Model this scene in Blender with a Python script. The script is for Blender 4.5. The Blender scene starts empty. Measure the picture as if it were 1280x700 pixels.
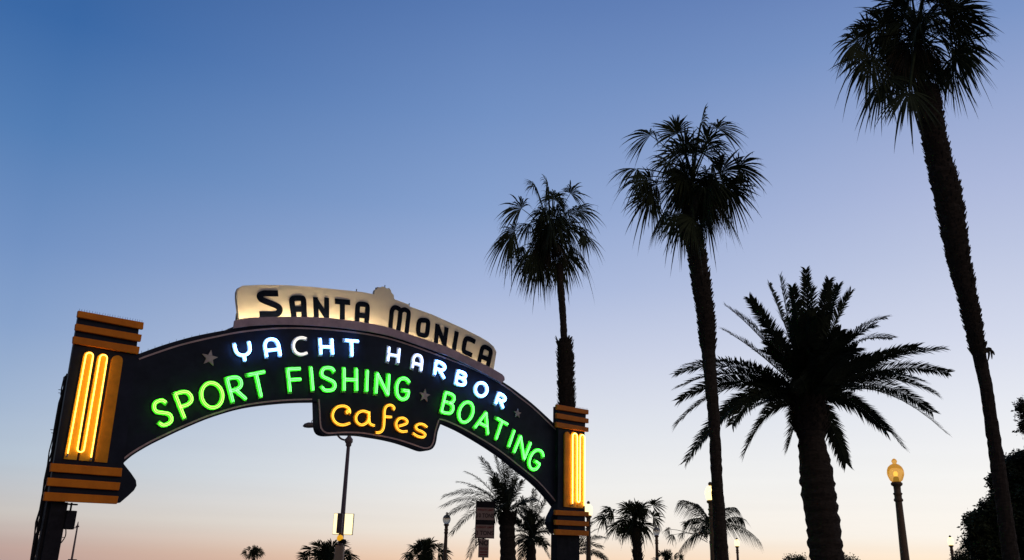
import bpy, bmesh, math, random
from mathutils import Vector, Matrix, Euler
from mathutils.geometry import tessellate_polygon
random.seed(11)
S = bpy.context.scene
COL = S.collection
PI = math.pi
# ------------------------------------------------------------------ camera
TH, RO, F = math.radians(18.5), math.radians(1.45), 1110.0
CAMZ = 1.7
Fw = Vector((0, math.cos(TH), math.sin(TH))); U0 = Vector((0, -math.sin(TH), math.cos(TH))); R0 = Vector((1, 0, 0))
Rt = math.cos(RO)*R0 + math.sin(RO)*U0
Up = -math.sin(RO)*R0 + math.cos(RO)*U0
CAM = Vector((0, 0, CAMZ))
cd = bpy.data.cameras.new('camera'); cam = bpy.data.objects.new('camera', cd); COL.objects.link(cam)
M = Matrix((Rt, Up, -Fw)).transposed().to_4x4(); M.translation = CAM
cam.matrix_world = M
cd.sensor_width = 36; cd.lens = 36*F/1280; cd.clip_end = 20000; cd.clip_start = .1
S.camera = cam

def ray(u, v): return (u-640)/F*Rt + (350-v)/F*Up + Fw
def W(u, v, dist):
    r = ray(u, v); return CAM + r*(dist/r.y)
def mpp(u, v, dist):                       # metres per reference pixel at a point
    r = ray(u, v); return (dist/r.y)*1.0/F
def dist_for_z(u, v, z):                   # forward distance where the ray reaches height z
    r = ray(u, v); return r.y*(z-CAMZ)/r.z

# ------------------------------------------------------------------ materials
def lin(c): return tuple(((x/255)/12.92 if x/255 <= .04045 else (((x/255)+.055)/1.055)**2.4) for x in c)
MATS = {}
def mat(name, col, rough=.6, metal=0, var=.25, scale=6, bump=0.0, emit=None, estr=0, coat=0, spec=.5, stretch=None, col2=None):
    if name in MATS: return MATS[name]
    m = bpy.data.materials.new(name); m.use_nodes = True
    nt = m.node_tree; b = nt.nodes['Principled BSDF']
    tc = nt.nodes.new('ShaderNodeTexCoord'); mp = nt.nodes.new('ShaderNodeMapping')
    if stretch: mp.inputs['Scale'].default_value = stretch
    nt.links.new(tc.outputs['Object'], mp.inputs['Vector'])
    n = nt.nodes.new('ShaderNodeTexNoise'); n.inputs['Scale'].default_value = scale; n.inputs['Detail'].default_value = 8; n.inputs['Roughness'].default_value = .65
    nt.links.new(mp.outputs[0], n.inputs['Vector'])
    r = nt.nodes.new('ShaderNodeValToRGB'); r.color_ramp.elements[0].position = .3; r.color_ramp.elements[1].position = .7
    c2 = col2 or tuple(min(1, c*(1+var)) for c in col)
    r.color_ramp.elements[0].color = (*[c*(1-var) for c in col], 1); r.color_ramp.elements[1].color = (*c2, 1)
    nt.links.new(n.outputs['Fac'], r.inputs['Fac']); nt.links.new(r.outputs[0], b.inputs['Base Color'])
    b.inputs['Roughness'].default_value = rough; b.inputs['Metallic'].default_value = metal
    b.inputs['Coat Weight'].default_value = coat; b.inputs['Specular IOR Level'].default_value = spec
    if bump:
        bp = nt.nodes.new('ShaderNodeBump'); bp.inputs['Strength'].default_value = bump; bp.inputs['Distance'].default_value = .02
        nt.links.new(n.outputs['Fac'], bp.inputs['Height']); nt.links.new(bp.outputs[0], b.inputs['Normal'])
    if emit:
        b.inputs['Emission Color'].default_value = (*emit, 1); b.inputs['Emission Strength'].default_value = estr
    MATS[name] = m; return m

NAVY = mat('navy_paint', (.018, .021, .035), .5, var=.3, scale=2.2, bump=.15, spec=.12)
STEEL = mat('dark_steel', (.018, .016, .020), .6, spec=.12, var=.4, scale=5, bump=.3)
ORANGE = mat('weathered_orange_paint', (.92, .225, .010), .55, spec=.2, var=.22, scale=2.6, bump=.15, stretch=(1, 1, .6))
AMBERP = mat('amber_paint', (.88, .43, .006), .5, var=.12, scale=3, bump=.1)
AMBERU = mat('unlit_amber_paint', (.85, .30, .012), .5, spec=.2, var=.25, scale=2.5, bump=.15)
CREAM = mat('cream_paint', (.62, .56, .48), .6, var=.05, scale=2.5, bump=.05)
LEDGE = mat('faded_rose_paint', (.50, .34, .37), .6, var=.25, scale=3, bump=.2)
STRIPE = mat('rose_trim', (.55, .36, .34), .45, var=.25, scale=5)
STARM = mat('tarnished_star', (.55, .42, .38), .6, var=.25, scale=9)
BLACKL = mat('black_letter_enamel', (.004, .006, .014), .8, spec=.0, var=.3, scale=6)
GREENP = mat('green_letter_paint', (.26, .80, .09), .5, var=.2, scale=7)
WHITEP = mat('white_letter_paint', (.72, .74, .80), .5, var=.15, scale=7)
YELP = mat('yellow_letter_paint', (.85, .40, .02), .5, var=.15, scale=7)
TG = mat('neon_green_gas', (.1, .5, .1), .2, emit=(.070, 1, .085), estr=8.5, var=.05)
TGY = mat('neon_lime_gas', (.1, .5, .1), .2, emit=(.14, 1, .045), estr=8.5, var=.05)
TW = mat('neon_blue_white_gas', (.7, .8, .9), .2, emit=(.17, .45, 1.2), estr=15, var=.05)
TWD = mat('neon_dim_white_gas', (.7, .8, .9), .2, emit=(.50, .62, 1.0), estr=4, var=.05)
TWC = mat('neon_cream_gas', (.7, .8, .9), .2, emit=(1.0, .93, .80), estr=1.6, var=.05)
TY = mat('neon_yellow_gas', (.8, .6, .1), .2, emit=(1, .56, .05), estr=2.3, var=.05)
TA = mat('neon_amber_gas', (.8, .6, .1), .2, emit=(1.0, .56, .075), estr=5.0, var=.05)
TWARM = mat('warm_strip_lamp', (.8, .7, .5), .3, emit=(1, .80, .42), estr=6.0, var=.05)
GLASS = mat('clear_tube_glass', (.35, .35, .33), .15, var=.1)
LEAF = mat('palm_leaf', (.040, .050, .024), .7, var=.5, scale=3, spec=.1)
DEADLEAF = mat('dead_palm_leaf', (.060, .046, .030), .8, var=.4, scale=3, spec=.1)
DATELEAF = mat('date_palm_leaf', (.038, .046, .026), .7, var=.45, scale=3, spec=.1)
TREELEAF = mat('broad_leaf', (.042, .050, .022), .7, var=.5, scale=2, spec=.1)
BARK = mat('palm_bark', (.050, .038, .030), .95, spec=.08, var=.45, scale=7, bump=.8, stretch=(1, 1, 3))
WOODB = mat('tree_bark', (.07, .055, .04), .9, var=.4, scale=8, bump=.6)
POSTM = mat('lamp_post_iron', (.15, .090, .045), .6, var=.3, scale=8, bump=.2)
POLEM = mat('street_pole_paint', (.17, .115, .115), .55, var=.2, scale=5)
CONC = mat('pavement_concrete', (.30, .28, .26), .9, var=.2, scale=1.5, bump=.2)
ASPH = mat('asphalt', (.05, .05, .052), .9, var=.3, scale=2, bump=.3)
GRASSM = mat('lawn', (.045, .065, .025), .95, var=.4, scale=.6, bump=.3)
PAINTW = mat('road_paint', (.75, .74, .70), .7, var=.15, scale=4)

# ------------------------------------------------------------------ mesh helpers
def link(name, bm, m, parent=None, smooth=False, recalc=True):
    if recalc: bmesh.ops.recalc_face_normals(bm, faces=bm.faces)
    me = bpy.data.meshes.new(name); bm.to_mesh(me); bm.free()
    if m: me.materials.append(m)
    if smooth:
        for p in me.polygons: p.use_smooth = True
    o = bpy.data.objects.new(name, me); COL.objects.link(o)
    if parent: o.parent = parent
    return o
def mesh_obj(name, verts, faces, m, parent=None):
    me = bpy.data.meshes.new(name); me.from_pydata(verts, [], faces); me.update()
    if m: me.materials.append(m)
    o = bpy.data.objects.new(name, me); COL.objects.link(o)
    if parent: o.parent = parent
    return o
def tag(o, label=None, cat=None, group=None, kind=None):
    if label: o['label'] = label
    if cat: o['category'] = cat
    if group: o['group'] = group
    if kind: o['kind'] = kind
    return o
def empty(name, loc, rz, label, cat, group=None):
    o = bpy.data.objects.new(name, None); COL.objects.link(o); o.location = loc; o.rotation_euler = (0, 0, rz)
    return tag(o, label, cat, group)
def box(bm, x0, x1, y0, y1, z0, z1):
    v = [bm.verts.new(p) for p in [(x0,y0,z0),(x1,y0,z0),(x1,y1,z0),(x0,y1,z0),(x0,y0,z1),(x1,y0,z1),(x1,y1,z1),(x0,y1,z1)]]
    for f in [(0,3,2,1),(4,5,6,7),(0,1,5,4),(1,2,6,5),(2,3,7,6),(3,0,4,7)]: bm.faces.new([v[i] for i in f])
def prism(bm, poly, y0, y1):
    a = [bm.verts.new((x, y0, z)) for x, z in poly]; b = [bm.verts.new((x, y1, z)) for x, z in poly]
    n = len(poly)
    for i in range(n): bm.faces.new((a[i], b[i], b[(i+1) % n], a[(i+1) % n]))
    for t in tessellate_polygon([[Vector((x, z, 0)) for x, z in poly]]):
        bm.faces.new([a[k] for k in t]); bm.faces.new([b[k] for k in t[::-1]])
def catmull(pts, n=5, closed=False):
    out = []; N = len(pts)
    rng = range(N if closed else N-1)
    g = (lambda i: pts[i % N]) if closed else (lambda i: pts[max(0, min(N-1, i))])
    for i in rng:
        p0, p1, p2, p3 = [Vector(g(i+k)) for k in (-1, 0, 1, 2)]
        for k in range(n):
            t = k/n
            out.append(.5*((2*p1)+(p2-p0)*t+(2*p0-5*p1+4*p2-p3)*t*t+(3*p1-p0-3*p2+p3)*t**3))
    if not closed: out.append(Vector(pts[-1]))
    return out
def offset_line(pts, d, closed=False):
    out = []; N = len(pts)
    for i in range(N):
        a = pts[i-1] if (i > 0 or closed) else pts[i]; b = pts[(i+1) % N] if (i < N-1 or closed) else pts[i]
        t1 = (pts[i]-a); t2 = (b-pts[i])
        if t1.length < 1e-9: t1 = t2
        if t2.length < 1e-9: t2 = t1
        t1 = t1.normalized(); t2 = t2.normalized()
        n1 = Vector((-t1.y, t1.x)); n2 = Vector((-t2.y, t2.x)); n = n1+n2
        if n.length < 1e-6: n = n1
        n.normalize(); k = d/max(.45, n.dot(n1))
        out.append(pts[i]+n*k)
    return out
def ribbon(bm, pts, w, y0, y1, closed=False):
    """flat bar of width w following 2-D points, front face at y0, back at y1"""
    L = offset_line(pts, w/2, closed); R = offset_line(pts, -w/2, closed)
    rows = [[bm.verts.new((p.x, y, p.y)) for p, y in ((l, y0), (r, y0), (r, y1), (l, y1))] for l, r in zip(L, R)]
    n = len(rows)
    for i in range(n if closed else n-1):
        a, b = rows[i], rows[(i+1) % n]
        for k in range(4): bm.faces.new((a[k], a[(k+1) % 4], b[(k+1) % 4], b[k]))
    if not closed:
        bm.faces.new(rows[0]); bm.faces.new(rows[-1][::-1])
def tube(bm, pts, rad, sides=6, closed=False, cap=True):
    pts = [Vector(p) for p in pts]; n = len(pts); rings = []
    ref = None
    for i, p in enumerate(pts):
        a = pts[i-1] if (i > 0 or closed) else p; b = pts[(i+1) % n] if (i < n-1 or closed) else p
        t = (b-a)
        if t.length < 1e-9: t = Vector((0, 0, 1))
        t.normalize()
        if ref is None: ref = t.orthogonal().normalized()
        ref = (ref-t*ref.dot(t))
        if ref.length < 1e-6: ref = t.orthogonal()
        ref.normalize(); q = t.cross(ref)
        r = rad[i] if isinstance(rad, (list, tuple)) else rad
        rings.append([bm.verts.new(p+(ref*math.cos(2*PI*k/sides)+q*math.sin(2*PI*k/sides))*r) for k in range(sides)])
    for i in range(n if closed else n-1):
        A, B = rings[i], rings[(i+1) % n]
        for k in range(sides): bm.faces.new((A[k], A[(k+1) % sides], B[(k+1) % sides], B[k]))
    if cap and not closed: bm.faces.new(rings[0][::-1]); bm.faces.new(rings[-1])
def lathe(bm, prof, sides=16, c=(0, 0, 0)):
    rings = [[bm.verts.new((c[0]+r*math.cos(2*PI*k/sides), c[1]+r*math.sin(2*PI*k/sides), c[2]+z)) for k in range(sides)] for r, z in prof]
    for A, B in zip(rings, rings[1:]):
        for k in range(sides): bm.faces.new((A[k], A[(k+1) % sides], B[(k+1) % sides], B[k]))
    bm.faces.new(rings[0][::-1]); bm.faces.new(rings[-1])

# ------------------------------------------------------------------ the arch sign
AZ = math.radians(49.05); DP = 22.0
dv = Vector((math.sin(AZ), math.cos(AZ), 0)); nv = Vector((math.cos(AZ), -math.sin(AZ), 0))
def sP(u, v, y=0.0):
    """point of the sign plane (pushed back by y) seen at a pixel, as (along, height)"""
    r = ray(u, v); t = (-DP-y)/(r.dot(nv))
    P = CAM + r*t
    return Vector((P.dot(dv), P.z))
S0 = sP(100, 620).x
root_loc = dv*S0 - nv*DP
ROOT = empty('entrance_arch_sign', root_loc, math.atan2(dv.y, dv.x),
             'dark navy neon arch sign reading SANTA MONICA YACHT HARBOR between two orange banded pylons', 'sign')
def L(u, v, y=0.0):
    p = sP(u, v, y); return Vector((p.x-S0, p.y))
def LP(pts, y=0.0): return [L(u, v, y) for u, v in pts]

top_out = [(174,442),(205,431),(242,420.5),(280,413),(311,408.5),(350,405.5),(390,406),(437,409.5),(480,416),(513,426),(556,442),(599,460),(632,479.5),(651,493),(669.5,508),(697,533.5)]
cafe_edge = [(396.5,502),(397,518),(397.3,531),(399,538.5),(403,542.8),(411,544.5),(430,543.5),(450,544),(464,546),(482,549),(499,553),(515,558.3),(527,562.8),(534,563.4),(541,560.5),(545,553),(547.2,540),(551.3,528.5)]
bot_right = [(557,529),(575.7,537.5),(594.3,548),(612.9,559.5),(631.5,572.5),(650,587.5),(668.6,602.5),(683,617),(696,633)]
bot_left = [(154,579),(166,569),(185,557.5),(205,547.5),(231.4,535.2),(265.7,521.3),(308.5,509.3),(351.3,503.8),(380,502.2)]
foot_l = [(110,445),(112,626),(150,628.5),(160,620),(167.5,613),(170.8,607),(170,600.5),(164,591.5)]
foot_r = [(693,639),(689.5,646),(688.5,652),(690,659),(694.5,666),(715,666),(715,540)]
outline = catmull(LP(top_out), 4)[:-1] + LP([(697,533.5)]) + LP(foot_r[::-1]) + catmull(LP(bot_right[::-1]), 4) \
    + catmull(LP(cafe_edge[::-1]), 3) + catmull(LP(bot_left[::-1]), 4) + LP(foot_l[::-1])
bm = bmesh.new(); prism(bm, outline, 0, .28)
BOARD = link('arch_board', bm, NAVY, ROOT); BOARD['label'] = 'dark navy arched face with a lower cafes panel'
# rose trim line round the face
tb = [(173.8,448.8),(192.5,442),(230,430),(280,418.7),(311.4,413.5),(350.7,410.2),(390,410.7),(437,414.6),(480,421.7),(512.9,431.4),(555.7,447),(598.6,464.3),(631.5,483),(650,497),(668.6,511.8),(696.5,538.7)]
bb = [(152,575.5),(166,565),(185,553.8),(205,543.8),(231.4,531.7),(265.7,517.8),(308.5,506),(351.3,500.6),(390,499)]
cb = [(398.5,499),(399.6,515),(400.5,530),(402,536),(406,540),(412,541.5),(430,540.5),(450,541),(464,543),(482,546),(499,550),(515,555.2),(528,559.6),(534,560),(538.8,557.8),(542,551),(544,540),(548.4,525)]
br = [(549,524),(557,525.7),(575.7,534),(594.3,544.3),(612.9,555.5),(631.5,568.5),(650,583.3),(668.6,598.2),(683,613),(697,630)]
for k, pl in enumerate((tb, bb, cb, br)):
    bm = bmesh.new(); ribbon(bm, catmull(LP(pl, -.012), 5), .042, -.014-.003*k, .002)
    link('border_trim', bm, STRIPE, ROOT)
# small bulb stubs along the top edge
# stars
for (u, v, r) in ((262.3,447.6,10.5),(531,494.5,8.6),(647.2,516.8,6.0)):
    c = L(u, v, -.03); R = (L(u, v-r, -.03)-c).length
    pts = [c+Vector((math.sin(a), math.cos(a)))*(R if k % 2 == 0 else R*.42) for k, a in ((k, k*PI/5+.04) for k in range(10))]
    bm = bmesh.new(); prism(bm, pts, -.035, .0)
    link('star', bm, STARM, ROOT)

# ---- glyph strokes in a unit box (x right, y up)
def ell(cx=.5, cy=.5, rx=.5, ry=.5, n=18): return [(cx+rx*math.sin(2*PI*k/n), cy+ry*math.cos(2*PI*k/n)) for k in range(n)]
GL = {
 'S': [('s', [(1,.84),(.82,.97),(.5,1),(.18,.95),(.02,.78),(.10,.62),(.5,.5),(.90,.37),(1,.2),(.85,.05),(.5,0),(.16,.03),(0,.14)])],
 'P': [('l', [(0,0),(0,1)]), ('s', [(0,1),(.5,1),(.86,.93),(1,.74),(.88,.55),(.5,.46),(0,.46)])],
 'O': [('c', ell())],
 'R': [('l', [(0,0),(0,1)]), ('s', [(0,1),(.5,1),(.86,.93),(1,.75),(.88,.56),(.5,.47),(0,.47)]), ('l', [(.42,.47),(1,0)])],
 'T': [('l', [(0,1),(1,1)]), ('l', [(.5,1),(.5,0)])],
 'F': [('l', [(0,0),(0,1)]), ('l', [(0,1),(1,1)]), ('l', [(0,.52),(.95,.52)])],
 'I': [('l', [(.5,0),(.5,1)])],
 'H': [('l', [(0,0),(0,1)]), ('l', [(1,0),(1,1)]), ('l', [(0,.5),(1,.5)])],
 'N': [('l', [(0,0),(0,1)]), ('l', [(0,1),(1,0)]), ('l', [(1,0),(1,1)])],
 'G': [('s', [(1,.84),(.78,.97),(.5,1),(.2,.9),(.03,.68),(0,.45),(.1,.18),(.35,.02),(.65,0),(.92,.13),(1,.40)]), ('l', [(1,.42),(.58,.42)])],
 'B': [('l', [(0,0),(0,1)]), ('s', [(0,1),(.5,1),(.82,.93),(.92,.77),(.80,.60),(.5,.54),(0,.54)]), ('s', [(.45,.54),(.85,.48),(1,.28),(.88,.07),(.5,0),(0,0)])],
 'A': [('l', [(0,0),(.5,1)]), ('l', [(.5,1),(1,0)]), ('l', [(.2,.33),(.8,.33)])],
 'a': [('s', [(0,0),(0,.4),(.02,.68),(.18,.92),(.5,1),(.82,.92),(.98,.68),(1,.4),(1,0)]), ('l', [(0,.36),(1,.36)])],
 'Y': [('s', [(0,1),(0,.75),(.06,.5),(.25,.34),(.5,.30),(.75,.34),(.94,.5),(1,.75),(1,1)]), ('l', [(.5,.30),(.5,0)])],
 'C': [('s', [(1,.94),(.7,1),(.4,.97),(.12,.8),(0,.5),(.12,.2),(.4,.03),(.7,0),(1,.06)])],
}
def letter(ch, BL, BR, TL, wpx, paint, gas, y=-.05, dbl=True, rt=.0085, label=None):
    bl, br_, tl = L(*BL, y), L(*BR, y), L(*TL, y)
    ex, ey = br_-bl, tl-bl
    k = (L(BL[0], BL[1]-1, y)-bl).length; w = wpx*k
    lx, ly = ex.length, ey.length; hx, hy = w/2/lx, w/2/ly
    if ch == 'I': hx = .5
    def mp(p):
        x = hx+p[0]*(1-2*hx) if ch != 'I' else .5
        return bl+ex*x+ey*(hy+p[1]*(1-2*hy))
    bmP = bmesh.new(); tubes = []; ends = []
    for i, (kind, pts) in enumerate(GL[ch]):
        P = [mp(p) for p in pts]; closed = kind == 'c'
        if kind == 's': P = catmull(P, 4)
        if kind == 'c': P = catmull(P, 2, True)
        if kind == 'l' and len(P) == 2:      # carry straight strokes to the outer edge
            d = (P[1]-P[0]).normalized()
        Q = list(P)
        if not closed:
            Q[0] = P[0]-(P[1]-P[0]).normalized()*w*.5; Q[-1] = P[-1]+(P[-1]-P[-2]).normalized()*w*.5
        ribbon(bmP, Q, w, y-.004*i, 0.0, closed)
        yt = y-.045-.006*i
        offs = (w*.19, -w*.19) if dbl else (0,)
        if closed or not dbl:
            for o in offs:
                bmT = bmesh.new(); tubes.append(bmT); tube(bmT, [(p.x, yt, p.y) for p in offset_line(P, o, closed)], rt, 6, closed)
        else:                                # one hairpin tube per stroke
            a = offset_line(P, offs[0]); b = offset_line(P, offs[1])
            tip = P[-1]+(P[-1]-P[-2]).normalized()*w*.16
            path = [(p.x, yt, p.y) for p in a]+[(tip.x, yt, tip.y)]+[(p.x, yt, p.y) for p in b[::-1]]
            bmT = bmesh.new(); tubes.append(bmT); tube(bmT, path, rt, 6)
            for q in (a[0], b[0]):           # black end caps and the lead going into the board
                d = (P[0]-P[1]).normalized()*rt*2.6
                bmE = bmesh.new(); ends.append(bmE); tube(bmE, [(q.x, yt, q.y), (q.x+d.x, yt, q.y+d.y), (q.x+d.x*1.2, y-.004*i, q.y+d.y*1.2)], rt*1.12, 6)
    o = link('letter', bmP, paint, ROOT)
    if label: o['label'] = label
    for b in tubes: link('neon_tube', b, gas, o, smooth=True)
    for b in ends: link('tube_end', b, GLASS, o)
def crop(ox, oy, sc): return lambda p: (ox+p[0]/sc, oy+p[1]/sc)
def word(cr, items, wpx, paint, gas, col):
    for it in items:
        ch, a, b, c = it[:4]; g = it[4] if len(it) > 4 else gas
        letter(ch, cr(a), cr(b), cr(c), wpx, paint, g, label='%s neon letter %s' % (col, ch.upper()))
word(crop(180,450,7.775), [('S',(152,676),(308,614),(48,410),TGY),('P',(378,590),(548,536),(270,318),TGY),('O',(574,515),(810,449),(504,235),TGY),('R',(845,432),(1005,392),(778,168)),('T',(1040,392),(1232,350),(983,130))], 5.5, GREENP, TG, 'green')
word(crop(350,440,6.933), [('F',(70,362),(204,354),(45,133)),('I',(262,352),(303,350),(243,122)),('S',(350,354),(492,350),(336,120)),('H',(537,350),(674,354),(537,128)),('I',(726,360),(765,360),(735,148)),('N',(812,374),(942,390),(825,168)),('G',(985,418),(1120,434),(1000,202))], 5.1, GREENP, TG, 'green')
word(crop(520,470,5.383), [('B',(155,250),(243,274),(190,97)),('O',(256,306),(362,338),(306,150)),('A',(380,356),(485,404),(419,212)),('T',(487,408),(577,458),(535,268)),('I',(598,480),(634,494),(643,352)),('N',(643,520),(727,576),(696,390)),('G',(727,604),(807,660),(797,464))], 4.6, GREENP, TG, 'green')
word(crop(280,410,7.111), [('Y',(105,312),(265,292),(72,130)),('a',(365,275),(515,256),(335,92)),('C',(603,255),(745,248),(597,74),TWC),('H',(845,250),(977,252),(836,85)),('T',(1062,256),(1204,266),(1058,92))], 4.5, WHITEP, TW, 'blue-white')
word(crop(470,420,7), [('H',(85,236),(200,254),(100,85),TWD),('a',(300,292),(402,320),(318,138),TWD),('R',(495,350),(600,386),(512,200)),('B',(680,427),(780,458),(706,287)),('O',(835,513),(957,562),(879,374)),('R',(1028,602),(1112,646),(1064,480))], 4.5, WHITEP, TW, 'blue-white')
# Cafes, hand-drawn lettering
cr = crop(400,495,8.533)
CAF = {'c': [[(292,188),(280,172),(300,152),(312,172),(304,140),(275,115),(230,107),(180,120),(142,160),(128,215),(148,268),(195,303),(250,310),(314,290)]],
       'a': [[(522,190),(498,172),(450,162),(405,180),(378,225),(386,275),(428,308),(470,302),(505,270),(520,215)], [(516,166),(518,262),(532,300),(575,318)]],
       'f': [[(775,150),(785,128),(765,104),(735,98),(700,115),(683,160),(680,230),(676,310),(664,360),(636,388),(590,392)], [(690,222),(758,226)]],
       'e': [[(836,322),(912,298),(922,265),(885,236),(835,245),(806,295),(820,350),(868,380),(924,376)]],
       's': [[(1136,335),(1100,306),(1052,300),(1017,325),(1032,358),(1085,382),(1116,412),(1096,440),(1040,432),(985,398)]]}
for ch, strokes in CAF.items():
    bmP = bmesh.new(); bmT = bmesh.new()
    for i, st in enumerate(strokes):
        P = catmull(LP([cr(p) for p in st], -.05), 5); n = len(P)
        k = .094
        ribbon(bmP, P, k, -.05-.004*i, 0.0)
        for o in (.020, -.020): tube(bmT, [(p.x, -.095-.004*i, p.y) for p in offset_line(P, o)], .0085, 6)
    o = link('letter', bmP, YELP, ROOT); o['label'] = 'amber script neon letter %s' % ch
    link('neon_tube', bmT, TY, o, smooth=True)

# ---- lit name panel over the arch
YP = .42
pan = [(300,408),(295.8,372),(296,365),(298,360),(303.6,357),(327,356),(358.5,356.5),(390,358.5),(421,361.7),(453,365),(468,368),(469,362.5),(471,361),(472.5,358.6),(475.5,359.6),(478,358),(481,359),(483.5,360.5),(486.5,360),(488.5,362.5),(489.5,366),(492,368.5),(493,374),(511,380.6),(512,383),(540,393),(580,411),(600,421),(610,427),(617,433),(620.6,440),(619,450),(615,475),(560,445),(480,420),(400,406),(340,404)]
bm = bmesh.new(); prism(bm, LP(pan, YP), YP, YP+.12)
PANEL = link('name_panel', bm, CREAM, ROOT); PANEL['label'] = 'cream panel lit from below reading SANTA MONICA'
def ltr(strokes, crp, wpx, ch, ref):
    k = (L(*crp(ref), YP)-L(crp(ref)[0], crp(ref)[1]-1, YP)).length*wpx
    bm = bmesh.new()
    for i, st in enumerate(strokes):
        sm = st[0] == '~'; pts = st[1:] if sm else st
        P = LP([crp(p) for p in pts], YP); P = catmull(P, 5) if sm else P
        ribbon(bm, P, k, YP-.022-.002*i, YP+.001)
    o = link('letter', bm, BLACKL, PANEL); o['label'] = 'black letter %s' % ch
g = crop(310,350,8); h = crop(470,370,7)
ltr([['~',(298,135),(200,134),(155,135),(118,152),(122,182),(160,208),(290,262),(316,300),(290,338),(230,345),(115,345)]], g, 7.5, 'S', (200,250))
ltr([['~',(462,395),(452,320),(438,230),(440,195),(465,183),(530,183),(552,200),(558,300),(562,390)],[(445,292),(560,292)]], g, 7.0, 'A', (500,300))
ltr([[(672,172),(684,400)],[(672,195),(785,372)],[(784,178),(786,400)]], g, 6.2, 'N', (720,300))
ltr([[(868,212),(1018,226)],[(942,215),(942,415)]], g, 6.6, 'T', (940,300))
ltr([['~',(1088,430),(1092,330),(1096,265),(1110,245),(1140,243),(1178,250),(1192,270),(1190,350),(1182,445)],[(1092,350),(1190,362)]], g, 6.4, 'A', (1140,340))
ltr([['~',(122,300),(132,190),(138,130),(158,102),(185,105),(208,120)],['~',(190,315),(205,220),(214,140),(240,120),(265,125),(284,150),(276,230),(262,345)]], h, 5.8, 'M', (200,200))
ltr([['~',(410,212),(440,216),(454,235),(446,320),(430,345),(390,340),(368,320),(374,235),(388,214),(410,212)]], h, 5.9, 'O', (410,280))
ltr([[(536,246),(522,412)],[(538,262),(592,420)],[(616,276),(594,450)]], h, 5.7, 'N', (570,340))
ltr([[(706,312),(676,485)]], h, 5.9, 'I', (690,400))
ltr([['~',(866,402),(830,382),(800,372),(782,384),(770,430),(766,475),(778,492),(810,506),(838,520)]], h, 5.9, 'C', (810,450))
ltr([['~',(895,600),(915,510),(928,462),(945,446),(975,455),(1000,478),(998,520),(972,630)],[(912,528),(990,560)]], h, 5.7, 'A', (950,520))
# ledge with lip and warm strip lamps behind it
lt = [(293.4,400.7),(305,398),(324,396.6),(350,396),(374,396),(405.7,397),(437,400.5),(480,407.7),(520,420.5),(560,434.2),(596,451),(616,461),(628,468)]
lb = [(292.2,410.2),(311,407.6),(330,406.3),(350.7,405.7),(390,406.8),(437,411),(480,418),(513,427.5),(556,443.2),(590,458.5),(620,474.5),(627,479)]
YL = -.12
tl_ = catmull(LP(lt, YL), 4); bl_ = catmull(LP(lb, YL), 4)
end = LP([(630.5,471),(631,475)], YL)
bm = bmesh.new(); prism(bm, tl_+end+bl_[::-1], YL, YL+.05)
LED = link('ledge', bm, LEDGE, ROOT)
bm = bmesh.new()       # tray floor joining lip, board and panel
rows = [[bm.verts.new((p.x, y, p.y+dz)) for y, dz in ((YL+.052, .01), (YP-.003, .01), (YP-.003, .05), (YL+.052, .05))] for p in bl_]
for a, b in zip(rows, rows[1:]):
    for k in range(4): bm.faces.new((a[k], a[(k+1) % 4], b[(k+1) % 4], b[k]))
bm.faces.new(rows[0]); bm.faces.new(rows[-1][::-1])
link('ledge_tray', bm, STEEL, ROOT)
bm = bmesh.new()
for k in range(0, 1):
    pass
N = len(tl_)
def at(line, t):
    i = min(len(line)-2, int(t*(len(line)-1))); f = t*(len(line)-1)-i
    return line[i].lerp(line[i+1], f)
LAMPS = [(.04,.16,1.1),(.17,.27,.8),(.28,.38,1.1),(.39,.49,1),(.50,.58,.8),(.60,.70,.6),(.72,.82,.55),(.84,.93,.55)]
for t0, t1, s in LAMPS:
    bm = bmesh.new(); P = []
    for k in range(7):
        t = t0+(t1-t0)*k/6; a = at(tl_, t); b = at(bl_, t); q = b.lerp(a, .55)
        P.append((q.x, YL+.17, q.y))
    tube(bm, P, .022, 8)
    m = mat('warm_strip_lamp_%d' % int(s*100), (.8, .7, .5), .3, emit=(1, .80, .42), estr=62*s, var=.05)
    link('strip_lamp', bm, m, ROOT, smooth=True)
# back braces of panel
bm = bmesh.new()
for u in (300, 330, 380, 430, 480, 520, 560, 600):
    i = min(range(len(lt)), key=lambda j: abs(lt[j][0]-u)); c = L(u, lt[i][1], YP)
    box(bm, c.x-.03, c.x+.03, YP+.122, YP+.18, c.y-.6, c.y+.45)
link('panel_brace', bm, STEEL, ROOT)
# left side gusset under the panel
bm = bmesh.new(); prism(bm, LP([(294,412),(296,392),(302,380),(304,412)], YP+.2), YP+.2, YP+.26); link('side_gusset', bm, STEEL, ROOT)

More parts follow.
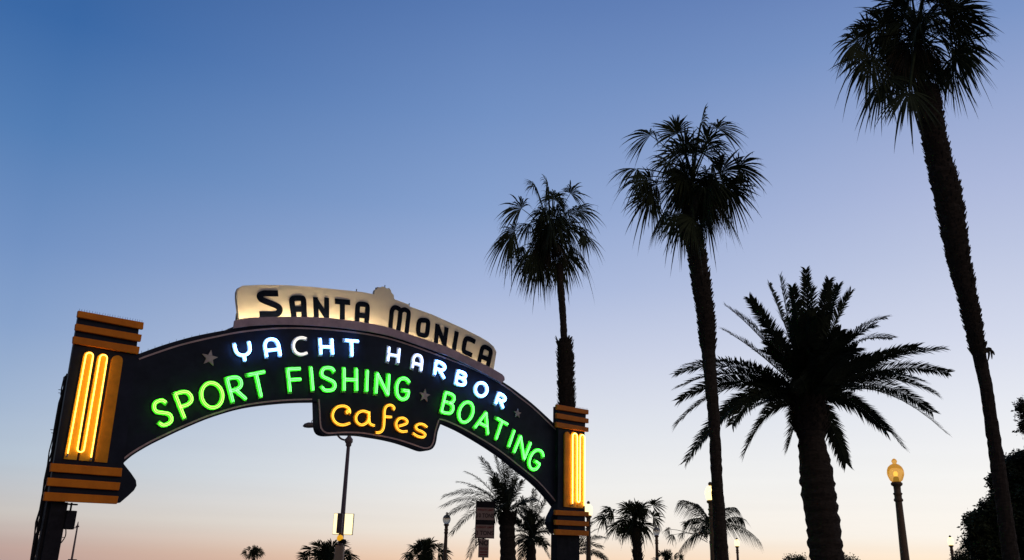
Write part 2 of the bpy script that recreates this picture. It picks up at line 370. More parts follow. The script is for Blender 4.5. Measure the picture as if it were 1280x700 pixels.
# ---- pylons
def bandbox(name, q, par, yf=-.24, yb=-.15):
    bm = bmesh.new(); P = LP(q, yf)
    prism(bm, [P[0], P[1], P[2], P[3]], yf, yb)
    bmesh.ops.bevel(bm, geom=[e for e in bm.edges], offset=.008, segments=1, affect='EDGES')
    return link(name, bm, ORANGE, par)
def flute(q, y, par, m, round_top=True):
    TLp, TRp, BRp, BLp = LP(q, y)
    ex = TRp-TLp; w = ex.length; up = (TLp-BLp).normalized()
    pts = [BLp, BRp]
    for k in range(11):
        a = PI*k/10; pts.append((TLp+TRp)/2+ex/2*math.cos(a)+up*(w/2)*math.sin(a))
    bm = bmesh.new(); prism(bm, pts, y, y+.06)
    o = link('flute', bm, m, par)
    return o, (TLp, TRp, BRp, BLp, up, w)
def neon_pylon(par, f1, f2, y, rt=.0145, gas=None):
    """one glass tube: up flute 1, over, down, U-turn at the foot, up flute 2, over and down"""
    TL1, TR1, BR1, BL1, up, w = f1; TL2, TR2, BR2, BL2, up2, w2 = f2
    ins = .16
    def lr(a, b, t): return a.lerp(b, t)
    pts = []
    a0, a1 = lr(BL1, BR1, ins), lr(TL1, TR1, ins); b0, b1 = lr(BL1, BR1, 1-ins), lr(TL1, TR1, 1-ins)
    c0, c1 = lr(BL2, BR2, ins), lr(TL2, TR2, ins); d0, d1 = lr(BL2, BR2, 1-ins), lr(TL2, TR2, 1-ins)
    def arc(p, q, u, s):
        r = (q-p).length/2; return [(p+q)/2-(q-p)/2*math.cos(PI*k/8)+u*r*s*math.sin(PI*k/8) for k in range(9)]
    pts.append(a0+up*.12)
    pts += arc(a1, b1, up, 1) + arc(b0+up*.25, c0+up*.25, up, -1) + arc(c1, d1, up, 1) + [d0+up*.08]
    bm = bmesh.new(); tube(bm, [(p.x, y-.055, p.y) for p in pts], rt, 8)
    t = link('neon_tube', bm, gas or TA, par, smooth=True)
    for p in (pts[0], pts[-1]):
        bm = bmesh.new(); tube(bm, [(p.x, y-.055, p.y), (p.x, y-.055, p.y-.05), (p.x, y, p.y-.06)], rt*1.2, 8); link('tube_end', bm, GLASS, par)
    for f in (.25, .5, .75):
        for a, b in ((a0, a1), (b0, b1), (c0, c1), (d0, d1)):
            p = a.lerp(b, f); bm = bmesh.new(); tube(bm, [(p.x, y, p.y), (p.x, y-.04, p.y)], .008, 5); link('tube_support', bm, GLASS, par)
YB = -.14
def pylon(body, bands, fl, unlit, label, back=-.04, gas=None):
    bm = bmesh.new(); prism(bm, LP(body, YB), YB, back)
    py = link('pylon', bm, NAVY, ROOT); py['label'] = label
    for q in bands: bandbox('band', q, py)
    info = []
    for i, q in enumerate(fl):
        o, f = flute(q, YB-.05, py, AMBERU if i == unlit else AMBERP)
        if i == unlit: o['label'] = 'unlit dull amber flute'
        else: info.append(f)
    neon_pylon(py, info[0], info[1], YB-.05, gas=gas)
    return py
bl1 = [[(98,388),(180,403),(179,411.7),(96.7,396)],[(95,404.3),(177.5,418.3),(176,427),(94,412.3)],[(92,420),(175,433.5),(173.5,442.5),(91.2,428.7)],
       [(63.8,578.8),(153,585.2),(152,595.8),(62.8,589.2)],[(60,596.8),(150.8,603.2),(148.8,613),(58.8,607)],[(56,614.8),(148.3,620.2),(146.3,630),(54.5,625.8)]]
PL = pylon([(98.5,392),(174,407),(149.5,626),(60,622)], bl1,
      [[(104.3,444.6),(117.4,446.2),(95.8,575),(80,573.6)],[(121.8,447.2),(135,449.2),(114.5,576.6),(99.2,575.4)],[(139.5,450),(153.5,451.6),(134,578.4),(118.6,577)]], 2,
      'near pylon with two lit amber flutes and orange bands')
bl2 = [[(696,505.3),(736,512.4),(735.9,518),(696,511.6)],[(695.8,516),(736,523.3),(736,529),(695.8,522.6)],[(695.6,527.3),(736,534.4),(735.9,539.8),(695.6,533.7)],
       [(694.4,637.4),(736.4,639.9),(736.4,645.4),(694.4,643.6)],[(694.4,649.6),(736.4,651.9),(736.4,657.9),(694.4,656)],[(694.3,661.4),(736.4,663.6),(735.9,670),(694.3,668.4)]]
PR = pylon([(698,507.5),(732.8,514),(730.6,545),(731.5,668),(697,666)], bl2,
      [[(713.3,545.2),(721.6,546.4),(721.4,634.6),(712.9,634)],[(722.8,546.8),(730.4,547.8),(730.2,635.4),(722.2,634.8)],[(705.8,544),(712.8,545),(712.2,634),(705.3,633.4)]], 2,
      'far pylon with two lit amber flutes and orange bands', .12, mat('neon_bright_amber_gas', (.8, .6, .1), .2, emit=(1.0, .55, .10), estr=8, var=.05))
# posts
zb = L(75, 627, .05).y
p0, p1 = L(63.5, 628, .05), L(84, 629, .05)
bm = bmesh.new(); box(bm, p0.x, p1.x, -.02, .27, 0, p0.y+.02); link('post', bm, STEEL, ROOT)
bm = bmesh.new(); box(bm, p0.x-.06, p0.x+.05, .10, .25, 0, p0.y+1.0)
link('back_channel', bm, STEEL, ROOT)
p0r, p1r = L(694.5, 672, .05), L(722.5, 672, .05)
bm = bmesh.new(); box(bm, p0r.x, p1r.x, -.02, .27, 0, p0r.y+.1); link('post', bm, STEEL, ROOT)
# service column behind the near pylon, with cable bundles and rods
q0, q1 = L(96, 470, .30), L(62, 600, .30)
bm = bmesh.new(); qc = L(84, 475, .42); box(bm, qc.x, qc.x+.40, .30, .44, q1.y-.9, L(90, 474, .4).y)
link('service_column', bm, STEEL, ROOT)
bm = bmesh.new()
ztop = L(90, 470, .4).y
for k in range(9):
    x = qc.x+random.uniform(-.06, .10); y = .42+random.uniform(0, .08)
    pts = []; z = ztop+random.uniform(-.15, .08)
    while z > .3:
        pts.append((x+random.uniform(-.03, .03), y+random.uniform(-.03, .03), z)); z -= random.uniform(.18, .4)
    tube(bm, pts, .014+random.random()*.014, 5)
link('cable_bundle', bm, STEEL, ROOT)
bm = bmesh.new()
for (u, v) in ((73, 487), (73, 491), (63, 537), (64, 541), (45, 668), (50, 671)):
    a = L(u, v, .45); tube(bm, [(a.x, .45, a.y), (a.x+.5, .45, a.y+.01)], .008, 5)
for z in (ztop-.12, ztop-.45, ztop-1.2, ztop-2.1): box(bm, qc.x-.06, qc.x+.12, .42, .56, z, z+.10)
link('cable_bracket', bm, STEEL, ROOT)
# junction box, conduit and looping cable beside the near post
a, b = L(82.5, 638, .0), L(91, 662, .0)
bm = bmesh.new(); box(bm, a.x, b.x-.0, -.10, .08, b.y, a.y)
bmesh.ops.bevel(bm, geom=list(bm.edges), offset=.012, segments=1, affect='EDGES')
jb = link('junction_box', bm, STEEL, ROOT)
bm = bmesh.new(); c = L(88, 638, 0); tube(bm, [(c.x, 0, a.y-.02), (c.x, 0, p0.y+.02)], .022, 8); box(bm, c.x-.12, c.x+.12, -.06, .06, p0.y-.03, p0.y)
link('conduit', bm, STEEL, jb)
bm = bmesh.new(); c = L(82, 663, 0)
tube(bm, catmull([Vector((c.x, 0, c.y+.03)), Vector((c.x+.01, -.02, c.y-.12)), Vector((c.x-.06, 0, c.y-.28)), Vector((c.x-.17, .02, c.y-.33))], 6), .012, 6)
link('loop_cable', bm, STEEL, jb)
# bird spikes / small bulb sockets along the top edges
bm = bmesh.new()
tp = catmull(LP(top_out), 8)
for i in range(2, len(tp)-2):
    if i % 2 == 0:
        p = tp[i]; tube(bm, [(p.x, .14, p.y-.01), (p.x+random.uniform(-.01, .01), .14, p.y+.055)], .004, 4)
for q in (bl1[0], bl2[0]):
    a, b = L(*q[0], -.1), L(*q[1], -.1); n = 26
    for k in range(n):
        p = a.lerp(b, (k+.5)/n); tube(bm, [(p.x, -.05, p.y-.01), (p.x+random.uniform(-.015, .015), -.05, p.y+.06)], .004, 4)
link('bird_spikes', bm, STEEL, ROOT)
bm = bmesh.new()       # small fittings along the panel crest
for (u, v, hh) in ((445.5,364.3,3), (469.5,362.5,3), (481,359,2.6), (511.5,381,2)):
    p = L(u, v, YP+.05); k = (L(u, v-hh, YP+.05)-p).length
    tube(bm, [(p.x, YP+.05, p.y-.03), (p.x, YP+.05, p.y+k)], .014, 6)
link('crest_fitting', bm, STEEL, PANEL)
for pp in ([(151,577),(151,584)],): pass

# ------------------------------------------------------------------ ornamental globe lamps
LAMP_H = 4.35
GLOBE_LIT = mat('glowing_globe_glass', (.8, .7, .5), .3, emit=(1, .74, .33), estr=5.5, var=.05)
GLOBE_BRIGHT = mat('bright_globe_glass', (.8, .7, .5), .3, emit=(1, .76, .30), estr=2.4, var=.05)
def amber_globe():
    m = bpy.data.materials.new('amber_globe_glass'); m.use_nodes = True; nt = m.node_tree; b = nt.nodes['Principled BSDF']
    b.inputs['Base Color'].default_value = (.72, .50, .22, 1); b.inputs['Roughness'].default_value = .12
    b.inputs['Transmission Weight'].default_value = .55; b.inputs['IOR'].default_value = 1.12
    b.inputs['Emission Color'].default_value = (1, .50, .05, 1); b.inputs['Emission Strength'].default_value = .27
    return m
GLOBE_AMB = amber_globe()
def unlit_globe():
    m = bpy.data.materials.new('unlit_globe_glass'); m.use_nodes = True; b = m.node_tree.nodes['Principled BSDF']
    b.inputs['Base Color'].default_value = (.62, .58, .52, 1); b.inputs['Roughness'].default_value = .3
    b.inputs['Transmission Weight'].default_value = .6; b.inputs['IOR'].default_value = 1.15
    return m
GLOBE_OFF = unlit_globe()
BULB = mat('filament_bulb', (.9, .8, .5), .3, emit=(1, .62, .16), estr=2, var=.02)
def globe_lamp(u, v, label, gm, bulb=False, H=LAMP_H, rad=.175, cat='street lamp'):
    d = dist_for_z(u, v, H); p = W(u, v, d)
    e = empty('globe_lamp', (p.x, p.y, 0), 0, label, cat, 'ornamental globe lamps along the walk')
    zg = H-.50                        # underside of the globe
    bm = bmesh.new()
    sides = 16
    prof = [(.24,0),(.24,.10),(.20,.14),(.19,.55),(.15,.62),(.13,.70)]
    prof += [(.115-(.115-.070)*t, .72+(zg-.42-.72)*t) for t in (0,.2,.4,.6,.8,1)]
    lathe(bm, prof, sides)
    for k, vv in enumerate(bm.verts):       # fluting
        a = math.atan2(vv.co.y, vv.co.x)
    link('post', bm, POSTM, e, smooth=False)
    bm = bmesh.new()
    lathe(bm, [(.072,zg-.42),(.095,zg-.40),(.095,zg-.37),(.075,zg-.34),(.078,zg-.28),(.10,zg-.25),(.072,zg-.22),(.075,zg-.10),(.115,zg-.07),(.12,zg-.03),(.09,zg)], sides)
    link('collar', bm, POSTM, e, smooth=True)
    bm = bmesh.new()
    k = .78
    lathe(bm, [(.085,zg),(.125,zg+.035*k),(rad*.86,zg+.11*k),(rad*.98,zg+.19*k),(rad,zg+.25*k),(rad*.96,zg+.32*k),(rad*.82,zg+.40*k),(rad*.55,zg+.46*k),(.05,zg+.49*k)], 24)
    g = link('globe', bm, gm, e, smooth=True)
    bm = bmesh.new()
    lathe(bm, [(.05,zg+.485*k),(.038,zg+.50*k),(.055,zg+.54*k),(.058,zg+.57*k),(.04,zg+.61*k),(.012,zg+.635*k)], 14)
    link('finial', bm, gm if gm in (GLOBE_AMB, GLOBE_OFF) else POSTM, e, smooth=True)
    if bulb:
        bm = bmesh.new(); lathe(bm, [(.02,zg+.115),(.038,zg+.14),(.042,zg+.18),(.025,zg+.215),(.005,zg+.22)], 12); link('bulb', bm, BULB, e, smooth=True)
        bm = bmesh.new(); lathe(bm, [(.06,zg-.005),(.055,zg+.06),(.045,zg+.10),(.02,zg+.12)], 12); link('bulb_socket', bm, STEEL, e)
    return e
globe_lamp(1117.3, 573, 'tall ornamental lamp with a glowing amber globe, right of the big date palm trunk', GLOBE_AMB, True)
globe_lamp(735.5, 626, 'globe lamp shining white right behind the far orange pylon', GLOBE_BRIGHT, rad=.15)
globe_lamp(887.5, 602, 'lit globe lamp half hidden behind the middle fan palm trunk', GLOBE_BRIGHT, rad=.15)
globe_lamp(920.8, 672, 'small lit globe lamp just right of the middle fan palm trunk', GLOBE_BRIGHT, rad=.15)
globe_lamp(1187.2, 669, 'small lit globe lamp left of the broadleaf tree', GLOBE_BRIGHT, rad=.15)
globe_lamp(558.8, 640, 'unlit globe lamp left of the weight limit sign', GLOBE_OFF)
globe_lamp(820.3, 656, 'unlit globe lamp right of the low bushy fan palm', GLOBE_OFF)

# ------------------------------------------------------------------ street light with signal gear
D = 38.0
pt = W(436, 552, D); H = pt.z
e = empty('street_light', (pt.x, D, 0), 0, 'tall slim street light with a curved arm behind the cafes panel', 'street light')
def loc(u, v): p = W(u, v, D); return (p.x-pt.x, p.z)
kx = mpp(436, 600, D)
bm = bmesh.new()
lathe(bm, [(.22,0),(.20,.1),(.125,.3),(.115,2.0),(.10,3.5),(.075,H-.2)], 14); link('pole', bm, POLEM, e, smooth=True)
bm = bmesh.new(); lathe(bm, [(.075,H-.22),(.12,H-.17),(.12,H-.08),(.17,H-.02),(.17,H+.10),(.11,H+.17),(.075,H+.22),(.075,H+.42),(.05,H+.5)], 12); link('arm_hub', bm, POLEM, e, smooth=True)
bm = bmesh.new()
ax, az = loc(394, 531)
ctrl = [Vector((-.1, 0, H+.05)), Vector((-.35, 0, H+.12)), Vector((-.62, 0, H+.38)), Vector((-.9, 0, H+.60)), Vector((ax, 0, az))]
tube(bm, catmull(ctrl, 6), .04, 8); link('arm', bm, POLEM, e, smooth=True)
x0, z0 = loc(378.5, 533.5); x1, z1 = loc(397, 533)
bm = bmesh.new()
cs = [(0,.02,.0),(.12,.10,.06),(.35,.15,.09),(.7,.13,.08),(1,.05,.04)]
rings = []
for t, ry, rz in cs:
    cx = x0+(x1-x0)*t; cz = z0+(z1-z0)*t+.03
    rings.append([bm.verts.new((cx, ry*1.2*math.cos(2*PI*k/12), cz+(rz*1.4+.03)*math.sin(2*PI*k/12)*(1 if math.sin(2*PI*k/12) > 0 else .55))) for k in range(12)])
for A, B in zip(rings, rings[1:]):
    for k in range(12): bm.faces.new((A[k], A[(k+1) % 12], B[(k+1) % 12], B[k]))
bm.faces.new(rings[0][::-1]); bm.faces.new(rings[-1])
lum = link('luminaire', bm, mat('luminaire_grey', (.16,.13,.12), .5), e, smooth=True)
bm = bmesh.new(); px_, pz_ = loc(389.5, 528); tube(bm, [(px_, 0, pz_-.08), (px_, 0, pz_+.04), (px_+.02, 0, pz_+.10)], .018, 6); link('photocell', bm, STEEL, lum)
bm = bmesh.new(); sx, sz = loc(427, 642); sx2, sz2 = loc(427, 667)
box(bm, sx-.11, sx+.10, -.30, -.10, sz2, sz); bmesh.ops.bevel(bm, geom=list(bm.edges), offset=.015, segments=1, affect='EDGES'); link('signal_box', bm, POLEM, e)
bx, bz = loc(430, 673)
bm = bmesh.new(); lathe(bm, [(.02,bz-.12),(.10,bz-.09),(.135,bz),(.10,bz+.10),(.02,bz+.13)], 14, (0, -.22, 0))
link('amber_beacon', bm, mat('amber_lens', (.8,.35,.03), .3, emit=(1,.48,.02), estr=.75, var=.3), e, smooth=True)
bm = bmesh.new(); lathe(bm, [(.04,bz-.16),(.16,bz-.14),(.15,bz-.02),(.04,bz-.0)], 12, (.10, -.16, -.03)); link('beacon_housing', bm, STEEL, e, smooth=True)
bx, bz = loc(429, 682)
bm = bmesh.new(); box(bm, -.19, .17, -.16, .16, .15, bz); bmesh.ops.bevel(bm, geom=list(bm.edges), offset=.03, segments=1, affect='EDGES')
link('pole_sleeve', bm, mat('timber_sleeve', (.50,.36,.24), .8, var=.3, scale=4, bump=.4, stretch=(1,1,.2)), e)
# backlit box sign behind it
D2 = 40.0
c = W(428.8, 655, D2); a = W(416.5, 642, D2); b = W(440, 668, D2)
e = empty('backlit_box_sign', (c.x, D2, 0), 0, 'glowing white box sign behind the street light pole', 'sign')
hw = (b.x-a.x)/2*.92
bm = bmesh.new(); tube(bm, [(0,.12,0),(0,.12,a.z)], .05, 8); link('post', bm, POLEM, e)
bm = bmesh.new(); box(bm, -hw-.02, hw+.02, .02, .2, b.z-.02, a.z+.02); link('case', bm, mat('pale_sign_case', (.6,.55,.45), .5), e)
bm = bmesh.new(); box(bm, -hw, hw, -.02, .018, b.z, a.z); link('lit_panel', bm, mat('lit_sign_face', (.9,.85,.7), .4, emit=(1,.80,.40), estr=1.7, var=.15, scale=2), e)
# thin mast far left
D3 = 60.0
t = W(97.5, 654, D3)
e = empty('signal_mast', (t.x, D3, 0), 0, 'thin distant mast with a short side arm, right of the near sign post', 'mast')
bm = bmesh.new(); tube(bm, [(0,0,0),(0,0,t.z-.1),(0,0,t.z+.1)], [.09,.05,.02], 8); link('pole', bm, POLEM, e)
a = W(89, 654.5, D3)
bm = bmesh.new(); tube(bm, [(0,0,t.z-.28),(-.2,0,t.z-.30),(a.x-t.x,0,a.z)], .03, 6); tube(bm, [(-.1,0,t.z-.2),(.1,0,t.z-.2)], .05, 6); link('arm', bm, POLEM, e)
bm = bmesh.new(); a2 = W(94, 699, D3); box(bm, -.2, .3, -.1, .1, a2.z-.5, a2.z); link('sign_plate', bm, POLEM, e)

# ------------------------------------------------------------------ weight limit sign
def text(body, size, x, y, z, m, parent, bold=.004, sx=1):
    cu = bpy.data.curves.new('txt', 'FONT'); cu.body = body; cu.size = size; cu.align_x = 'CENTER'; cu.align_y = 'CENTER'; cu.extrude = .002; cu.offset = bold
    o = bpy.data.objects.new('txt', cu); COL.objects.link(o); bpy.context.view_layer.update()
    me = bpy.data.meshes.new_from_object(o.evaluated_get(bpy.context.evaluated_depsgraph_get()))
    bpy.data.objects.remove(o); bpy.data.curves.remove(cu)
    me.transform(Matrix.Diagonal((sx, 1, 1, 1))); me.transform(Matrix.Rotation(PI/2, 4, 'X'))
    me.transform(Matrix.Translation((x, y, z)))
    me.materials.clear(); me.materials.append(m)
    n = bpy.data.objects.new('lettering', me); COL.objects.link(n); n.parent = parent; n['label'] = 'lettering ' + body; return n
D4 = 30.0
SIGNR = mat('sign_face', (.36, .24, .20), .6, var=.15, scale=3)
SIGNT = mat('sign_text', (.045, .02, .02), .6)
SIGNRD = mat('sign_red_text', (.22, .03, .025), .6)
c = W(606, 660, D4)
e = empty('weight_limit_sign', (c.x, D4, 0), math.radians(4), 'brown double weight limit sign, 10 tons over 3 tons, before the sparse date palm', 'sign')
def zz(v): return W(606, v, D4).z
hw = (W(618.3, 650, D4).x-W(594.2, 650, D4).x)/2
bm = bmesh.new(); tube(bm, [(-.02,.06,0),(-.02,.06,zz(632))], .035, 8); link('post', bm, STEEL, e)
bm = bmesh.new(); box(bm, -hw, hw, -.01, .03, zz(673), zz(626.5)); link('backing', bm, STEEL, e)
for (t0, b0, tx) in ((634.5, 650, '10 TONS'), (656, 672, '3 TONS')):
    bm = bmesh.new(); box(bm, -hw+.03, hw-.03, -.018, -.0105, zz(b0), zz(t0)); pn = link('plate', bm, SIGNR, e)
    h_ = zz(t0)-zz(b0)
    text('WEIGHT LIMIT', h_*.22, 0, -.021, zz(b0)+h_*.80, SIGNRD, pn, .003, .95)
    text(tx, h_*.46, 0, -.021, zz(b0)+h_*.34, SIGNT, pn, .005, .8 if len(tx) > 6 else .9)
hw2 = hw*.53
bm = bmesh.new(); box(bm, -hw2-.02, hw2-.02, -.014, .0, zz(697), zz(674)); pn = link('plate', bm, SIGNR, e)
h_ = zz(674)-zz(697)
text('NO', h_*.36, -.02, -.018, zz(697)+h_*.78, SIGNT, pn, .008)
text('TRUCKS', h_*.17, -.02, -.018, zz(697)+h_*.48, SIGNRD, pn, .003, .8)
for k in (.30, .16):
    bm = bmesh.new(); box(bm, -hw2+.02, hw2-.06, -.017, -.0145, zz(697)+h_*k-.02, zz(697)+h_*k+.02); link('stripe', bm, SIGNRD, pn)

# ------------------------------------------------------------------ palms
def frame(d):
    d = d.normalized(); s = d.cross(Vector((0, 0, 1)))
    if s.length < .15: s = Vector((random.uniform(-1, 1), random.uniform(-1, 1), 0))
    s.normalize(); return d, s, s.cross(d).normalized()
def fan_frond(V, Fc, base, tip, blade=.52, nseg=26, droop=.35, spread=104, wfull=1.0, curl=1.0, LBf=None):
    """petiole from base, then a pleated fan of drooping segments ending about tip"""
    Vv = tip-base; R = Vv.length
    ctrl = base+Vv*.5+Vector((0, 0, R*.16*curl))
    def bz(t): return base*(1-t)**2+ctrl*2*t*(1-t)+tip*t*t
    if LBf: blade = min(.86, LBf/R)
    th = 1-blade; hub = bz(th); tan = (bz(th+.02)-bz(th-.02)).normalized()
    # petiole strip
    d, s, n = frame(tan); pw = .018+R*.006
    prev = None
    for k in range(6):
        p = bz(th*k/5); w = pw*(1.3-.5*k/5)
        i = len(V); V += [p+s*w, p-s*w, p+n*w*.6]
        if prev is not None: Fc += [(prev, prev+1, i+1, i), (prev+1, prev+2, i+2, i+1), (prev+2, prev, i, i+2)]
        prev = i
    roll = random.choice((-1, 1))*random.uniform(.45, 1.5)
    s2 = s*math.cos(roll)+n*math.sin(roll); n2 = n*math.cos(roll)-s*math.sin(roll)
    LB = (LBf or (tip-hub).length)*1.06
    for k in range(nseg):
        a = math.radians(spread)*((k+.5)/nseg*2-1) + random.uniform(-.02, .02)
        dr = tan*math.cos(a)+s2*math.sin(a)
        dr = (dr - n2*abs(math.sin(a))*.25).normalized()
        ln = LB*(1-.30*(abs(a)/math.radians(spread))**1.6)*random.uniform(.80, 1.08)
        step = math.radians(spread)*2/nseg*.56*wfull
        if random.random() < .05: continue
        if random.random() < .12: ln *= .72
        g = droop*random.uniform(.8, 2.1)+(.5 if random.random() < .1 else 0)
        side = (dr.cross(n2)).normalized()
        ts = [0, .3, .52, .68, .86, 1.0]
        ws = [0, .3*ln*step, .52*ln*step, .42*ln*step, .20*ln*step, 0]
        idx = []
        tw = random.uniform(-.25, .25)
        for t, w in zip(ts, ws):
            p = hub+dr*ln*t+Vector((0, 0, -1))*(g*ln*t**2.4)+Vector((tw*.12, tw*.1, 0))*ln*t*t
            w = min(w, .06)
            fold = n2*(w*.35 if k % 2 else -w*.35)
            idx.append(len(V)); V += [p+side*w+fold, p-side*w-fold]
        for A, B in zip(idx, idx[1:]): Fc.append((A, A+1, B+1, B))
        if random.random() < .3:       # hanging fibre at the segment end
            A = idx[-2]; p = (V[A]+V[A+1])/2; i = len(V)
            q = p+Vector((random.uniform(-.06, .06), random.uniform(-.06, .06), -random.uniform(.05, .22)))
            V += [p+side*.007, p-side*.007, q]; Fc.append((i, i+1, i+2))
def date_frond(V, Fc, base, tip, leaf=.42, n=62, arch=.25, width=.020, vee=.35, droopl=.1, rach=.03):
    Vv = tip-base; R = Vv.length
    ctrl = base+Vv*.5+Vector((0, 0, R*arch))
    def bz(t): return base*(1-t)**2+ctrl*2*t*(1-t)+tip*t*t
    prev = None
    for k in range(11):
        t = k/10; p = bz(t); tan = (bz(min(1, t+.02))-bz(max(0, t-.02))); d, s, nn = frame(tan); w = rach*(1.15-t)
        i = len(V); V += [p+s*w, p-s*w, p-nn*w]
        if prev is not None: Fc += [(prev, prev+1, i+1, i), (prev+1, prev+2, i+2, i+1), (prev+2, prev, i, i+2)]
        prev = i
    twist = random.uniform(-.8, .8)
    for k in range(n):
        t = .10+.90*(k+random.random()*.6)/n
        p = bz(min(t, 1)); tan = (bz(min(1, t+.02))-bz(max(0, t-.02)))
        d, s, nn = frame(tan); s_ = s*math.cos(twist)+nn*math.sin(twist); n_ = nn*math.cos(twist)-s*math.sin(twist)
        prof = min(1, (t-.06)*4.5)*(1-.45*max(0, (t-.45)/.55)**2)
        for sg in (1, -1):
            ln = leaf*prof*random.uniform(.8, 1.12)
            fwd = .55+.9*t*t
            dr = (d*fwd+s_*sg*.9+n_*vee*random.uniform(.4, 1.5)+Vector((random.uniform(-.12, .12), random.uniform(-.12, .12), random.uniform(-.12, .12)))).normalized()
            sd = dr.cross(n_).normalized()*width*random.uniform(.8, 1.2)
            a = p; b = p+dr*ln*.5-Vector((0, 0, ln*droopl*.25)); c = p+dr*ln-Vector((0, 0, ln*droopl))
            i = len(V); V += [a+sd*.5, a-sd*.5, b+sd, b-sd, c]
            Fc += [(i, i+1, i+3, i+2), (i+2, i+3, i+4)]
def trunk_mesh(path, rads, sides=18, rough=.06, stubs=0, stub_len=.14, stub_lo=0, stub_hi=1e9, ring=.0):
    """path: world points bottom->top"""
    P = [Vector(p) for p in path]; pts = []; rr = []
    for i in range(len(P)-1):
        L_ = (P[i+1]-P[i]).length; n = max(2, int(L_/.09))
        for k in range(n):
            t = k/n; pts.append(P[i].lerp(P[i+1], t)); rr.append(rads[i]*(1-t)+rads[i+1]*t)
    pts.append(P[-1]); rr.append(rads[-1])
    bm = bmesh.new(); rings = []
    for j, (p, r) in enumerate(zip(pts, rr)):
        rj = r*(1+ring*math.sin(j*1.9))*(1+random.uniform(-1, 1)*rough*.3)
        rings.append([bm.verts.new((p.x+rj*(1+random.uniform(-rough, rough))*math.cos(2*PI*k/sides), p.y+rj*(1+random.uniform(-rough, rough))*math.sin(2*PI*k/sides), p.z+random.uniform(-.01, .01))) for k in range(sides)])
    for A, B in zip(rings, rings[1:]):
        for k in range(sides): bm.faces.new((A[k], A[(k+1) % sides], B[(k+1) % sides], B[k]))
    bm.faces.new(rings[0][::-1]); bm.faces.new(rings[-1])
    idxs = [j for j, p in enumerate(pts) if stub_lo <= p.z <= stub_hi]
    if idxs:
        for _ in range(stubs):
            j = random.choice(idxs); p = pts[j]; r = rr[j]; a = random.uniform(0, 2*PI)
            o = Vector((math.cos(a), math.sin(a), 0)); s = Vector((-math.sin(a), math.cos(a), 0)); u = Vector((0, 0, 1))
            l = stub_len*random.uniform(.5, 1.25); w = .05*random.uniform(.7, 1.4)
            b = p+o*r*.9; t_ = b+o*l*.42+u*l*random.uniform(.55, .95)
            vs = [bm.verts.new(q) for q in (b-s*w-u*.04, b+s*w-u*.04, b+s*w+o*.02+u*.03, b-s*w+o*.02+u*.03, t_-s*w*.6, t_+s*w*.6)]
            for f in ((0,1,2,3),(3,2,5,4),(0,3,4),(1,5,2),(0,4,5,1)): bm.faces.new([vs[i] for i in f])
    return bm
def trunk_path(pts, dist, u_end=None):
    """pixel path top->bottom becomes a world path bottom->top, carried to the ground"""
    w = [W(u, v, dist) for u, v, h in pts]; r = [h*mpp(u, v, dist) for u, v, h in pts]
    lo = w[-1]; pr = w[-2]; sl = (lo.x-pr.x)/(pr.z-lo.z)
    w.append(Vector((lo.x+sl*lo.z*.5, lo.y, -.05))); r.append(r[-1]*1.25)
    return w[::-1], r[::-1]
def localise(vs, o): return [(v.x-o.x, v.y-o.y, v.z-o.z) for v in vs]
